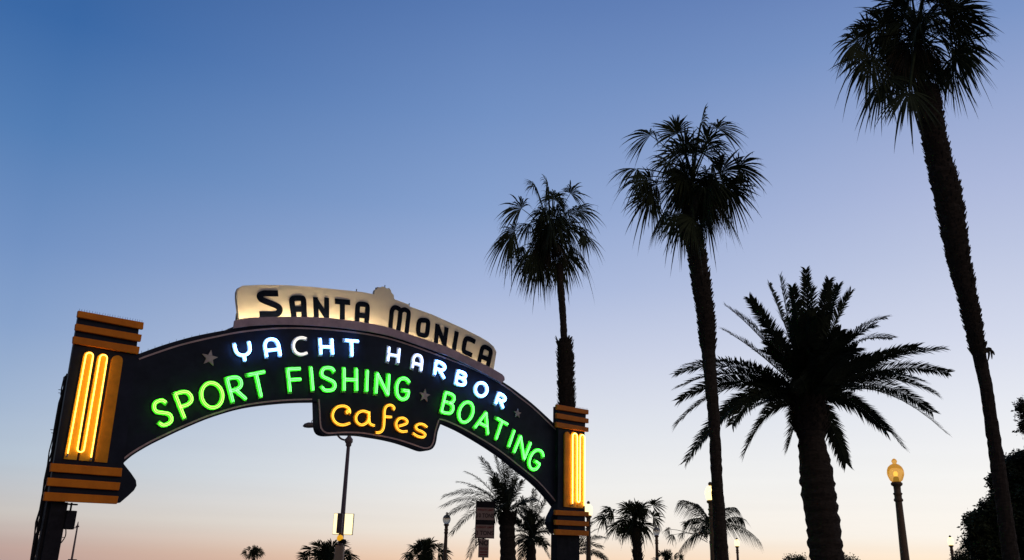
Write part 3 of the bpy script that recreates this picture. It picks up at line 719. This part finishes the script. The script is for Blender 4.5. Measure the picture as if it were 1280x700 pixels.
def fan_palm(name, label, dist, cen, tips, trunk, nrand=26, R=None, dead=10, nseg=26, stubs=0, stubv=None, blade=.44, droop=.5, group=None, depthk=.55, stub_len=.14, upbias=0, hang=0, lbk=.45):
    C = W(cen[0], cen[1], dist)
    path, rad = trunk_path(trunk, dist); base = Vector((path[0].x, path[0].y, 0))
    e = empty(name, base, 0, label, 'palm tree', group)
    if stubs > 400: rad = [r*.88 for r in rad]
    kw = dict(rough=.10, stubs=stubs, stub_len=stub_len)
    if stubv: kw.update(stub_lo=W(cen[0], stubv[1], dist).z, stub_hi=W(cen[0], stubv[0], dist).z)
    bm = trunk_mesh(localise(path, base) if False else [p-base for p in path], rad, **{**kw})
    link('trunk', bm, BARK, e)
    V, Fc = [], []; Vd, Fd = [], []
    ls = []
    R0_ = R or sum((W(t[0], t[1], dist)-C).length for t in tips)/len(tips)
    LBf = lambda: R0_*lbk*random.uniform(.85, 1.12)
    for t in tips:
        T = W(t[0], t[1], dist); l = (T-C).length; ls.append(l)
        T = W(t[0], t[1], dist+random.uniform(-depthk, depthk)*l)
        T = C+(T-C)*(1.05 if T.z > C.z+l*.3 else (.93 if abs(T.x-C.x) < l*.45 else 1.02))
        fan_frond(V, Fc, C+Vector((0, 0, random.uniform(-.28, .2)*l*.5)), T, blade=blade*random.uniform(.85, 1.1), nseg=nseg, droop=droop, curl=random.uniform(.7, 1.5), LBf=LBf())
    Rm = R or sum(ls)/len(ls)
    for k in range(nrand):
        a = random.uniform(0, 2*PI); el = random.uniform(-.75, 1.25)+upbias
        r = Rm*(random.uniform(.5, .86) if el < .25 else random.uniform(.72, 1.0))
        Dv = Vector((math.cos(a)*math.cos(el)*.62, math.sin(a)*math.cos(el), math.sin(el)))*r
        fan_frond(V, Fc, C+Vector((0, 0, random.uniform(-.3, .15)*Rm)), C+Dv, blade=blade*random.uniform(.7, 1.05), nseg=nseg, droop=droop*1.3, curl=random.uniform(.6, 1.6), LBf=LBf())
    for k in range(dead):
        a = random.uniform(0, 2*PI); r = Rm*random.uniform(.42, .68)
        el = -random.uniform(.8, 1.35)
        Dv = Vector((math.cos(a)*math.cos(el), math.sin(a)*math.cos(el), math.sin(el)))*r
        fan_frond(Vd, Fd, C-Vector((0, 0, .25)), C+Dv, blade=.5, nseg=nseg, droop=.6, spread=85, wfull=.9)
    for k in range(hang):                     # old flower stalks hanging out of the crown
        a = random.uniform(0, 2*PI); l = Rm*random.uniform(.8, 1.15); o = Vector((math.cos(a)*.5, math.sin(a)*.5, 0))*l
        date_frond(Vd, Fd, C, C+o+Vector((0, 0, random.uniform(-.9, .25)*l)), leaf=.22, n=16, arch=.35, width=.006, rach=.012, droopl=1.2)
    # heart of the crown
    mesh_obj('crown', [tuple(v-base) for v in V], Fc, LEAF, e)
    if Vd: mesh_obj('dead_fronds', [tuple(v-base) for v in Vd], Fd, DEADLEAF, e)
    return e
c1 = crop(590,200,3.184); c2 = crop(740,120,2.692); c3 = crop(1020,0,2.8)
TALL = 'tall fan palms in a row'
fan_palm('fan_palm', 'leftmost and shortest tall fan palm, its trunk rising behind the far pylon', 34, (688,292),
    [c1(p) for p in [(120,150),(65,345),(108,395),(160,470),(240,75),(300,60),(345,95),(425,95),(490,165),(525,340),(500,285),(485,420),(420,480),(210,500),(300,535),(360,520),(150,250),(90,300),(460,250),(240,520),(190,440),(440,160)]],
    [(699,330,5.5),(701,360,5.2),(704,400,4.6),(705,422,5),(705.5,429,9.5),(707,460,9.8),(708,500,10),(708,640,10),(708,700,10)], nrand=31, dead=11, droop=.5, nseg=34, stubs=620, stubv=(428,520), stub_len=.3, hang=7, group=TALL)
fan_palm('fan_palm', 'middle tall fan palm, its slim trunk crossing the big date palm fronds', 21, (866,228),
    [c2(p) for p in [(135,105),(65,255),(75,285),(110,395),(130,340),(185,490),(260,70),(290,100),(380,55),(460,65),(430,90),(590,240),(550,225),(550,370),(535,330),(500,470),(430,530),(290,545),(250,480),(190,180),(340,100),(480,420),(110,320),(345,530)]],
    [(865,290,11),(873,330,12),(880,380,11.5),(883,400,11),(887,460,9),(893,530,8),(896,600,8),(902,700,10)], nrand=32, dead=12, droop=.32, nseg=38, stubs=900, stubv=(290,440), stub_len=.17, hang=6, group=TALL)
fan_palm('fan_palm', 'tallest fan palm at the right edge, crown cut by the top of the picture', 19, (1147,42),
    [c3(p) for p in [(50,185),(65,150),(95,265),(125,330),(185,395),(320,420),(110,80),(165,5),(230,-70),(320,-110),(420,-110),(520,-60),(600,0),(640,75),(615,40),(630,200),(610,250),(560,360),(590,325),(470,395),(240,350),(400,400),(280,380)]],
    [(1158,110,16),(1163,145,16),(1169,180,15.5),(1186,250,18),(1199,330,14),(1211,380,11),(1221,430,9.5),(1232,480,8.2),(1244,560,9.3),(1250,600,10),(1264,700,11)], nrand=28, dead=11, droop=.32, nseg=38, stubs=1300, stubv=(130,440), stub_len=.17, hang=6, group=TALL)
BGP = 'low palms behind the sign and lamps'
fan_palm('low_fan_palm', 'bushy low fan palm with a shaggy trunk, right of the far pylon', 36, (793,650),
    [(747,642),(752,636),(757,668),(740,650),(778,622),(830,624),(832,646),(822,660),(806,624),(790,624),(770,668),(812,624),(764,660),(785,670),(815,668)],
    [(795,660,5.5),(796,680,5.5),(797,700,6)], nrand=20, dead=4, nseg=26, lbk=.56, stubs=200, stub_len=.22, group=BGP, droop=.25)
fan_palm('low_fan_palm', 'tiny round fan palm standing alone between the near pylon and the street light', 62, (317,692),
    [(301,692),(304,686),(309,683),(316,681),(323,682),(329,686),(332,692),(327,698),(306,698)], [(317,698,2),(317,706,2.2)], nrand=24, dead=4, nseg=20, lbk=.55, group=BGP, droop=.2)
fan_palm('low_fan_palm', 'wide fan palm crown cut by the bottom edge behind the street light', 45, (405,700),
    [(368,697),(375,684),(392,674),(400,682),(412,678),(424,674),(436,680),(446,690),(452,698),(384,690),(440,700)], [(405,706,5),(405,716,5)], nrand=26, dead=4, nseg=24, lbk=.55, group=BGP, droop=.2)
fan_palm('low_fan_palm', 'dark fan palm crown left of the unlit globe lamp and weight limit sign', 48, (530,694),
    [(499,695),(507,682),(523,674),(533,671),(545,672),(556,678),(563,690),(515,678),(566,698),(503,700)], [(530,700,4),(530,712,4)], nrand=26, dead=4, nseg=24, lbk=.55, group=BGP, droop=.2)
fan_palm('low_fan_palm', 'spiky young fan palm just left of the middle palm trunk, below its neighbours', 40, (834,706),
    [(814,697),(822,689),(830,688),(839,689),(848,693),(855,698),(858,704)], [(834,712,4),(834,722,4)], nrand=14, dead=0, nseg=18, blade=.65, group=BGP, droop=.05, upbias=.4)
fan_palm('low_fan_palm', 'fan palm with one large leaf reaching left of the middle palm trunk', 30, (884,672),
    [(829,662),(833,672),(852,652),(845,668),(862,660)], [(890,676,3.5),(893,700,4)], nrand=3, R=.6, dead=0, nseg=26, blade=.6, group=BGP, droop=.35, depthk=.2)

def date_palm(name, label, dist, cen, tips, trunk, nrand=20, Rr=None, leaf=.45, n=60, arch=.22, boss=None, group=None, elr=(-.3, 1.3), width=.02, droopl=.1, ringf=.05, lm=None, depthk=.5, vee=.35):
    C = W(cen[0], cen[1], dist)
    path, rad = trunk_path(trunk, dist); base = Vector((path[0].x, path[0].y, 0))
    e = empty(name, base, 0, label, 'palm tree', group)
    bm = trunk_mesh([p-base for p in path], rad, rough=.05, ring=ringf, sides=20)
    link('trunk', bm, BARK, e)
    V, Fc = [], []; ls = []
    for t in tips:
        T = W(t[0], t[1], dist); l = (T-C).length; ls.append(l); T = W(t[0], t[1], dist+random.uniform(-depthk, depthk)*l)
        a = t[2] if len(t) > 2 else arch
        date_frond(V, Fc, C+Vector((random.uniform(-.15, .15), random.uniform(-.15, .15), random.uniform(-.1, .2))), T, leaf=leaf, n=n, arch=a, width=width, droopl=droopl, vee=vee)
    Rm = Rr or sum(ls)/len(ls)
    for k in range(nrand):
        a = random.uniform(0, 2*PI); el = random.uniform(*elr); r = Rm*random.uniform(.75, .95)
        Dv = Vector((math.cos(a)*math.cos(el)*.6, math.sin(a)*math.cos(el), math.sin(el)*.9))*r
        date_frond(V, Fc, C, C+Dv, leaf=leaf, n=n, arch=arch, width=width, droopl=droopl, vee=vee)
    if boss:                                  # cut leaf bases swelling under the crown
        bc, br_, bh = boss; B = W(bc[0], bc[1], dist)-base; R_ = br_*mpp(bc[0], bc[1], dist); H_ = bh*mpp(bc[0], bc[1], dist)
        bm = bmesh.new(); prof = [(R_*.62, -H_), (R_*.9, -H_*.75), (R_, -H_*.2), (R_*.95, H_*.4), (R_*.7, H_), (R_*.3, H_*1.4)]
        lathe(bm, prof, 22, B)
        for _ in range(420):
            a = random.uniform(0, 2*PI); t = random.uniform(-.85, 1.1); rr = R_*(1-.1*abs(t))
            o = Vector((math.cos(a), math.sin(a), 0)); s = Vector((-math.sin(a), math.cos(a), 0)); p = B+o*rr*.93+Vector((0, 0, t*H_)); l = random.uniform(.08, .2)
            q = p+o*l*.7+Vector((0, 0, l*.8)); w = .05
            vs = [bm.verts.new(z) for z in (p-s*w, p+s*w, q+s*w*.5, q-s*w*.5, p+Vector((0, 0, .09))+o*.01)]
            bm.faces.new((vs[0], vs[1], vs[2], vs[3])); bm.faces.new((vs[3], vs[2], vs[4]))
        link('leaf_bases', bm, BARK, e)
    mesh_obj('crown', [tuple(v-base) for v in V], Fc, lm or DATELEAF, e)
    return e
c4 = crop(830,330,2.592)
big = [(40,355,.3),(40,520,.45),(50,440,.35),(45,400,.3),(72,640,.45),(105,600,.4),(190,212,.12),(200,135,.15),(240,160,.15),(277,112,.1),(340,65,.05),(375,42,.05),(415,75,.04),(460,18,.02),(480,80,.03),(535,52,.06),(565,70,.1),(605,92,.15),(715,175,.3),(735,240,.3),(680,200,.25),
       (905,275,.15),(820,268,.15),(922,352,.2),(880,420,.32),(840,380,.25),(915,548,.40),(870,480,.3),(772,590,.42),(720,540,.4),(590,645,.4),(402,595,.3),(262,612,.45),(130,560,.4),(700,300,.2),(320,480,.4),(60,330,.25),(220,520,.45),(650,470,.35)]
date_palm('date_palm', 'big thick-trunked date palm with full feathery crown between middle and right fan palms', 24, (1012,503),
    [(*c4(p[:2]), p[2]) for p in big], [(1012,535,18),(1014,548,16),(1019,580,19),(1021,600,20.5),(1028,650,20.5),(1034,700,20.5)],
    nrand=34, leaf=.47, n=130, droopl=.25, boss=((1012,522), 22, 22), elr=(-.1, 1.45), Rr=2.9, width=.0185, vee=.45)
c5 = crop(540,470,3.045)
date_palm('date_palm', 'date palm with sparse arching fronds behind the weight limit sign', 40, (634,640),
    [(*c5(p[:2]), p[2]) for p in [(185,310,.1),(240,305,.06),(130,365,.2),(98,402,.22),(45,458,.3),(42,495,.33),(75,600,.4),(140,690,.5),(300,330,.05),(345,400,.1),(395,470,.25),(420,560,.35),(270,320,.04),(330,360,.1),(60,530,.35),(400,640,.4),(210,330,.08),(150,420,.2),(180,640,.45),(350,650,.4)]],
    [(634,645,10),(634,660,9.5),(635,700,10)], nrand=10, leaf=.50, n=50, width=.017, elr=(0, 1.3), droopl=.35, boss=((634,650), 11, 8), group=BGP)
date_palm('date_palm', 'tangled date palm crown tucked under the right foot of the arch', 42, (664,672),
    [(640,650,.3),(652,622,.1),(668,612,.05),(684,622,.1),(694,645,.3),(640,690,.4),(650,700,.4),(686,696,.4),(676,620,.1),(698,668,.3),(660,706,.4)],
    [(664,676,4.5),(664,690,6),(664,700,6)], nrand=22, leaf=.42, n=44, width=.017, droopl=.3, group=BGP)
date_palm('date_palm', 'date palm mostly hidden behind the far pylon post, fronds showing to its right', 44, (716,694),
    [(750,660,.2),(757,672,.25),(757,697,.35),(742,652,.15),(700,660,.2),(722,655,.1),(752,684,.3),(760,702,.3)],
    [(716,700,8),(716,712,8)], nrand=10, leaf=.40, n=44, width=.017, droopl=.3, group=BGP)
date_palm('queen_palm', 'small feathery palm with drooping leaflets behind the middle palm trunk', 33, (892,668),
    [(851,626,.35),(849,688,.55),(949,675,.45),(918,634,.35),(872,630,.3),(928,648,.4),(900,625,.2),(860,650,.4)],
    [(893,672,4),(894,700,4.5)], nrand=4, leaf=.55, n=56, width=.014, droopl=.95, Rr=.9, vee=.1, depthk=.2, group=BGP)

P3 = [o for o in COL.objects if o.name.startswith('fan_palm')][-1]
b0 = P3.location.copy(); bm = bmesh.new()
for (a, b, c) in (((1229,438),(1238,436),(1240,449)),((1228,441),(1236,440),(1235,451)),((1230,436),(1240,439),(1243,444))):
    tube(bm, catmull([W(*q, 18.7)-b0 for q in (a, b, c)], 4), [.035,.03,.03,.03,.028,.025,.02,.015,.006][:9], 5)
link('loose_leaf_base', bm, DEADLEAF, P3)
# ------------------------------------------------------------------ broadleaf trees
def leafy(name, label, cat, dist, lobes, trunk_u, group=None, dens=1.0, lf=.09, trunk_r=.22):
    g = W(trunk_u, 720, dist); base = Vector((g.x, dist, 0))
    e = empty(name, base, 0, label, cat, group)
    V, Fc = [], []
    cs = []
    for (u, v, r) in lobes:
        c = W(u, v, dist); R = r*mpp(u, v, dist); c.y += random.uniform(-.5, .5)*R; cs.append((c, R))
        ncl = int(26*dens*max(.35, R*R))+8
        for _ in range(ncl):
            a = random.uniform(0, 2*PI); cz = random.uniform(-1, 1); rr = R*random.uniform(.35, 1.0)**.5
            s_ = math.sqrt(1-cz*cz); cc = c+Vector((math.cos(a)*s_, math.sin(a)*s_, cz))*rr
            cr_ = random.uniform(.16, .36)
            for _ in range(60):
                p = cc+Vector((random.gauss(0, 1), random.gauss(0, 1), random.gauss(0, .8))).normalized()*cr_*random.random()**.5
                d = Vector((random.gauss(0, 1), random.gauss(0, 1), random.gauss(0, 1)-.3)).normalized(); s = d.orthogonal().normalized(); l = lf*random.uniform(.6, 1.3); w = l*.3
                i = len(V); V += [p, p+d*l*.5+s*w, p+d*l, p+d*l*.5-s*w]; Fc.append((i, i+1, i+2, i+3))
    mesh_obj('crown', [tuple(v-base) for v in V], Fc, TREELEAF, e)
    bm = bmesh.new(); top = sum((c for c, R in cs), Vector())/len(cs)-base
    tube(bm, [(0, 0, 0), (0, 0, max(.3, top.z*.45)), top*.75+Vector((0, 0, 0))], [trunk_r, trunk_r*.8, trunk_r*.5], 10)
    for c, R in cs:
        q = c-base; st = top*.55; tube(bm, [st, st.lerp(q, .5)+Vector((0, 0, .1)), q], [trunk_r*.4, trunk_r*.25, trunk_r*.08], 6)
    link('trunk', bm, WOODB, e)
    return e
leafy('broadleaf_tree', 'dark leafy broadleaf tree at the right edge behind the tallest palm trunk', 'tree', 32,
      [(1240,640,15),(1228,662,14),(1222,652,10),(1226,678,14),(1235,690,16),(1255,650,28),(1275,620,30),(1258,612,12),(1252,628,12),(1290,660,50),(1265,690,36),(1246,600,3),(1300,600,40),(1268,582,7),(1277,577,8),(1330,640,60)], 1300, dens=4, lf=.13)
leafy('broadleaf_tree', 'sparse high twigs of another tree poking in at the right edge above the dark tree', 'tree', 30,
      [(1281,508,7),(1290,520,14),(1284,534,4),(1310,500,25),(1330,540,40)], 1345, dens=.9, lf=.12)
leafy('shrub', 'small round shrub between the small lit lamp and the broadleaf tree', 'shrub', 45, [(1205,696,9),(1214,693,9),(1198,699,6),(1222,700,9)], 1210, dens=1.2, trunk_r=.08)
leafy('shrub', 'low sprig of foliage at the foot of the big date palm', 'shrub', 34, [(988,702,4),(1000,700,3),(1052,701,3),(1064,703,3)], 1030, dens=.8, lf=.07, trunk_r=.05)

# ------------------------------------------------------------------ ground, road, kerbs
def sheet(name, pts, z, m):
    o = mesh_obj(name, [(x, y, z) for x, y in pts], [tuple(range(len(pts)))], m); tag(o, kind='structure'); return o
R_ = 6000
sheet('ground', [(-R_, -R_), (R_, -R_), (R_, R_), (-R_, R_)], -.12, GRASSM)
back = -nv; mid = L(405, 600).x
ctr = root_loc + dv*mid
def rp(a, b): p = ctr+dv*a+back*b; return (p.x, p.y)
hwid = 6.3
sheet('road', [rp(-hwid, -90), rp(hwid, -90), rp(hwid, 300), rp(-hwid, 300)], -.112, ASPH)
for sgn, nm in ((-1, 'pavement'), (1, 'pavement')):
    a0, a1 = (hwid+.16, hwid+34) if sgn > 0 else (-hwid-12, -hwid-.16)
    bm = bmesh.new(); P = [rp(a0, -90), rp(a1, -90), rp(a1, 300), rp(a0, 300)]
    vs = [bm.verts.new((x, y, 0)) for x, y in P]; lo = [bm.verts.new((x, y, -.13)) for x, y in P]
    bm.faces.new(vs)
    for k in range(4): bm.faces.new((vs[k], lo[k], lo[(k+1) % 4], vs[(k+1) % 4]))
    tag(link(nm, bm, CONC), kind='structure')
    x0, x1 = (hwid, hwid+.157) if sgn > 0 else (-hwid-.157, -hwid)
    bm = bmesh.new(); P = [rp(x0, -90), rp(x1, -90), rp(x1, 300), rp(x0, 300)]
    vs = [bm.verts.new((x, y, .003)) for x, y in P]; lo = [bm.verts.new((x, y, -.13)) for x, y in P]
    bm.faces.new(vs)
    for k in range(4): bm.faces.new((vs[k], lo[k], lo[(k+1) % 4], vs[(k+1) % 4]))
    tag(link('kerb', bm, mat('kerb_concrete', (.36,.34,.31), .85, scale=3)), kind='structure')
bm = bmesh.new()
for k in range(-10, 34):
    P = [rp(-.06, k*9), rp(.06, k*9), rp(.06, k*9+3), rp(-.06, k*9+3)]; bm.faces.new([bm.verts.new((x, y, -.107)) for x, y in P])
tag(link('road_markings', bm, PAINTW), kind='structure')

# ------------------------------------------------------------------ sky
wd = bpy.data.worlds.new('World'); S.world = wd; wd.use_nodes = True
nt = wd.node_tree; nt.nodes.clear(); N_ = nt.nodes.new; K = nt.links.new
out = N_('ShaderNodeOutputWorld'); bg = N_('ShaderNodeBackground'); K(bg.outputs[0], out.inputs[0])
tc = N_('ShaderNodeTexCoord'); nrm = N_('ShaderNodeVectorMath'); nrm.operation = 'NORMALIZE'; K(tc.outputs['Generated'], nrm.inputs[0])
sep = N_('ShaderNodeSeparateXYZ'); K(nrm.outputs[0], sep.inputs[0])
def mth(op, a, b=None, c=None, clamp=False):
    n = N_('ShaderNodeMath'); n.operation = op; n.use_clamp = clamp
    for i, x in enumerate((a, b, c)):
        if x is None: continue
        if isinstance(x, (int, float)): n.inputs[i].default_value = x
        else: K(x, n.inputs[i])
    return n.outputs[0]
el = mth('MULTIPLY', mth('ARCSINE', sep.outputs['Z']), 180/PI)
az = mth('MULTIPLY', mth('ARCTAN2', sep.outputs['X'], sep.outputs['Y']), 180/PI)
elf = mth('MULTIPLY_ADD', el, 1/60, 10/60, clamp=True)     # -10..50 deg
def ramp(stops, fac):
    r = N_('ShaderNodeValToRGB'); K(fac, r.inputs[0]); cr_ = r.color_ramp; cr_.interpolation = 'B_SPLINE' if False else 'EASE' if False else 'LINEAR'
    for i, (e_, c) in enumerate(stops):
        p = (e_+10)/60
        if i < 2: el_ = cr_.elements[i]; el_.position = p
        else: el_ = cr_.elements.new(p)
        el_.color = (*lin(c), 1)
    return r.outputs[0]
#                 left of frame
LEFT = [(-10,(80,68,70)),(0,(178,152,147)),(.8,(187,160,153)),(2.7,(199,193,188)),(5.6,(181,195,210)),(8.8,(162,182,210)),(13,(136,163,204)),(17.6,(114,146,195)),(24,(84,126,181)),(30.3,(59,105,166)),(40,(44,84,145)),(50,(36,72,130))]
CENT = [(-10,(100,80,70)),(0,(238,194,162)),(1,(244,211,182)),(2.6,(243,233,221)),(5.5,(236,236,235)),(9,(220,225,234)),(13.3,(198,206,228)),(18,(165,182,219)),(23,(137,163,208)),(29,(114,145,196)),(35.6,(91,124,180)),(50,(56,90,145))]
RIGHT = [(-10,(110,85,70)),(0,(255,222,186)),(1.7,(255,236,213)),(2.8,(253,246,236)),(6.2,(246,245,243)),(10,(231,234,242)),(14,(211,217,236)),(18.9,(188,198,226)),(22.4,(173,185,220)),(31.5,(124,150,199)),(36,(105,132,186)),(50,(62,94,148))]
ca = ramp(LEFT, elf); cc_ = ramp(CENT, elf); cb_ = ramp(RIGHT, elf)
def azmix(a, b, x, y):
    f = N_('ShaderNodeMapRange'); K(az, f.inputs[0]); f.inputs[1].default_value = a; f.inputs[2].default_value = b
    m = N_('ShaderNodeMix'); m.data_type = 'RGBA'; K(f.outputs[0], m.inputs[0]); K(x, m.inputs[6]); K(y, m.inputs[7]); return m
m0 = azmix(-30, -2, ca, cc_); mx = azmix(-2, 28, m0.outputs[2], cb_)
# thin streaks low over the sea
mp = N_('ShaderNodeMapping'); mp.inputs['Scale'].default_value = (1.6, 1.6, 34); K(nrm.outputs[0], mp.inputs[0])
ns = N_('ShaderNodeTexNoise'); ns.inputs['Scale'].default_value = 2.2; ns.inputs['Detail'].default_value = 4; K(mp.outputs[0], ns.inputs[0])
lowf = N_('ShaderNodeMapRange'); K(el, lowf.inputs[0]); lowf.inputs[1].default_value = 10; lowf.inputs[2].default_value = 2; lowf.inputs[3].default_value = 0; lowf.inputs[4].default_value = .10
st = mth('MULTIPLY', mth('SUBTRACT', ns.outputs[0], .5), lowf.outputs[0]); st = mth('ADD', st, 1.0)
vm = N_('ShaderNodeVectorMath'); vm.operation = 'SCALE'; K(mx.outputs[2], vm.inputs[0]); K(st, vm.inputs['Scale'])
# the eastern half of the sky is already dim: fade with angle from the sunset
# angle away from the afterglow (azimuth 12 deg)
dt = mth('ADD', mth('MULTIPLY', sep.outputs['X'], math.sin(math.radians(12))), mth('MULTIPLY', sep.outputs['Y'], math.cos(math.radians(12))))
dim = N_('ShaderNodeMapRange'); dim.interpolation_type = 'SMOOTHSTEP'; K(dt, dim.inputs[0]); dim.inputs[1].default_value = -.35; dim.inputs[2].default_value = .55
m2 = N_('ShaderNodeMix'); m2.data_type = 'RGBA'; K(dim.outputs[0], m2.inputs[0]); m2.inputs[6].default_value = (.045, .055, .095, 1); K(vm.outputs[0], m2.inputs[7])
K(m2.outputs[2], bg.inputs[0]); bg.inputs[1].default_value = 1.0

sd = bpy.data.lights.new('front_fill_sun', 'SUN'); sd.energy = .30; sd.angle = math.radians(40); sd.color = (1, .80, .66)  # added soft warm fill from behind the camera, brightens the sign fronts
so = bpy.data.objects.new('front_fill_sun', sd); COL.objects.link(so)
v = Vector((.45, -.80, .35)).normalized()
so.rotation_euler = v.to_track_quat('Z', 'Y').to_euler()

S.view_settings.view_transform = 'Standard'; S.view_settings.look = 'None'; S.view_settings.exposure = 0; S.view_settings.gamma = 1
S.view_settings.use_curve_mapping = False
S.cycles.max_bounces = 6; S.cycles.use_denoising = True
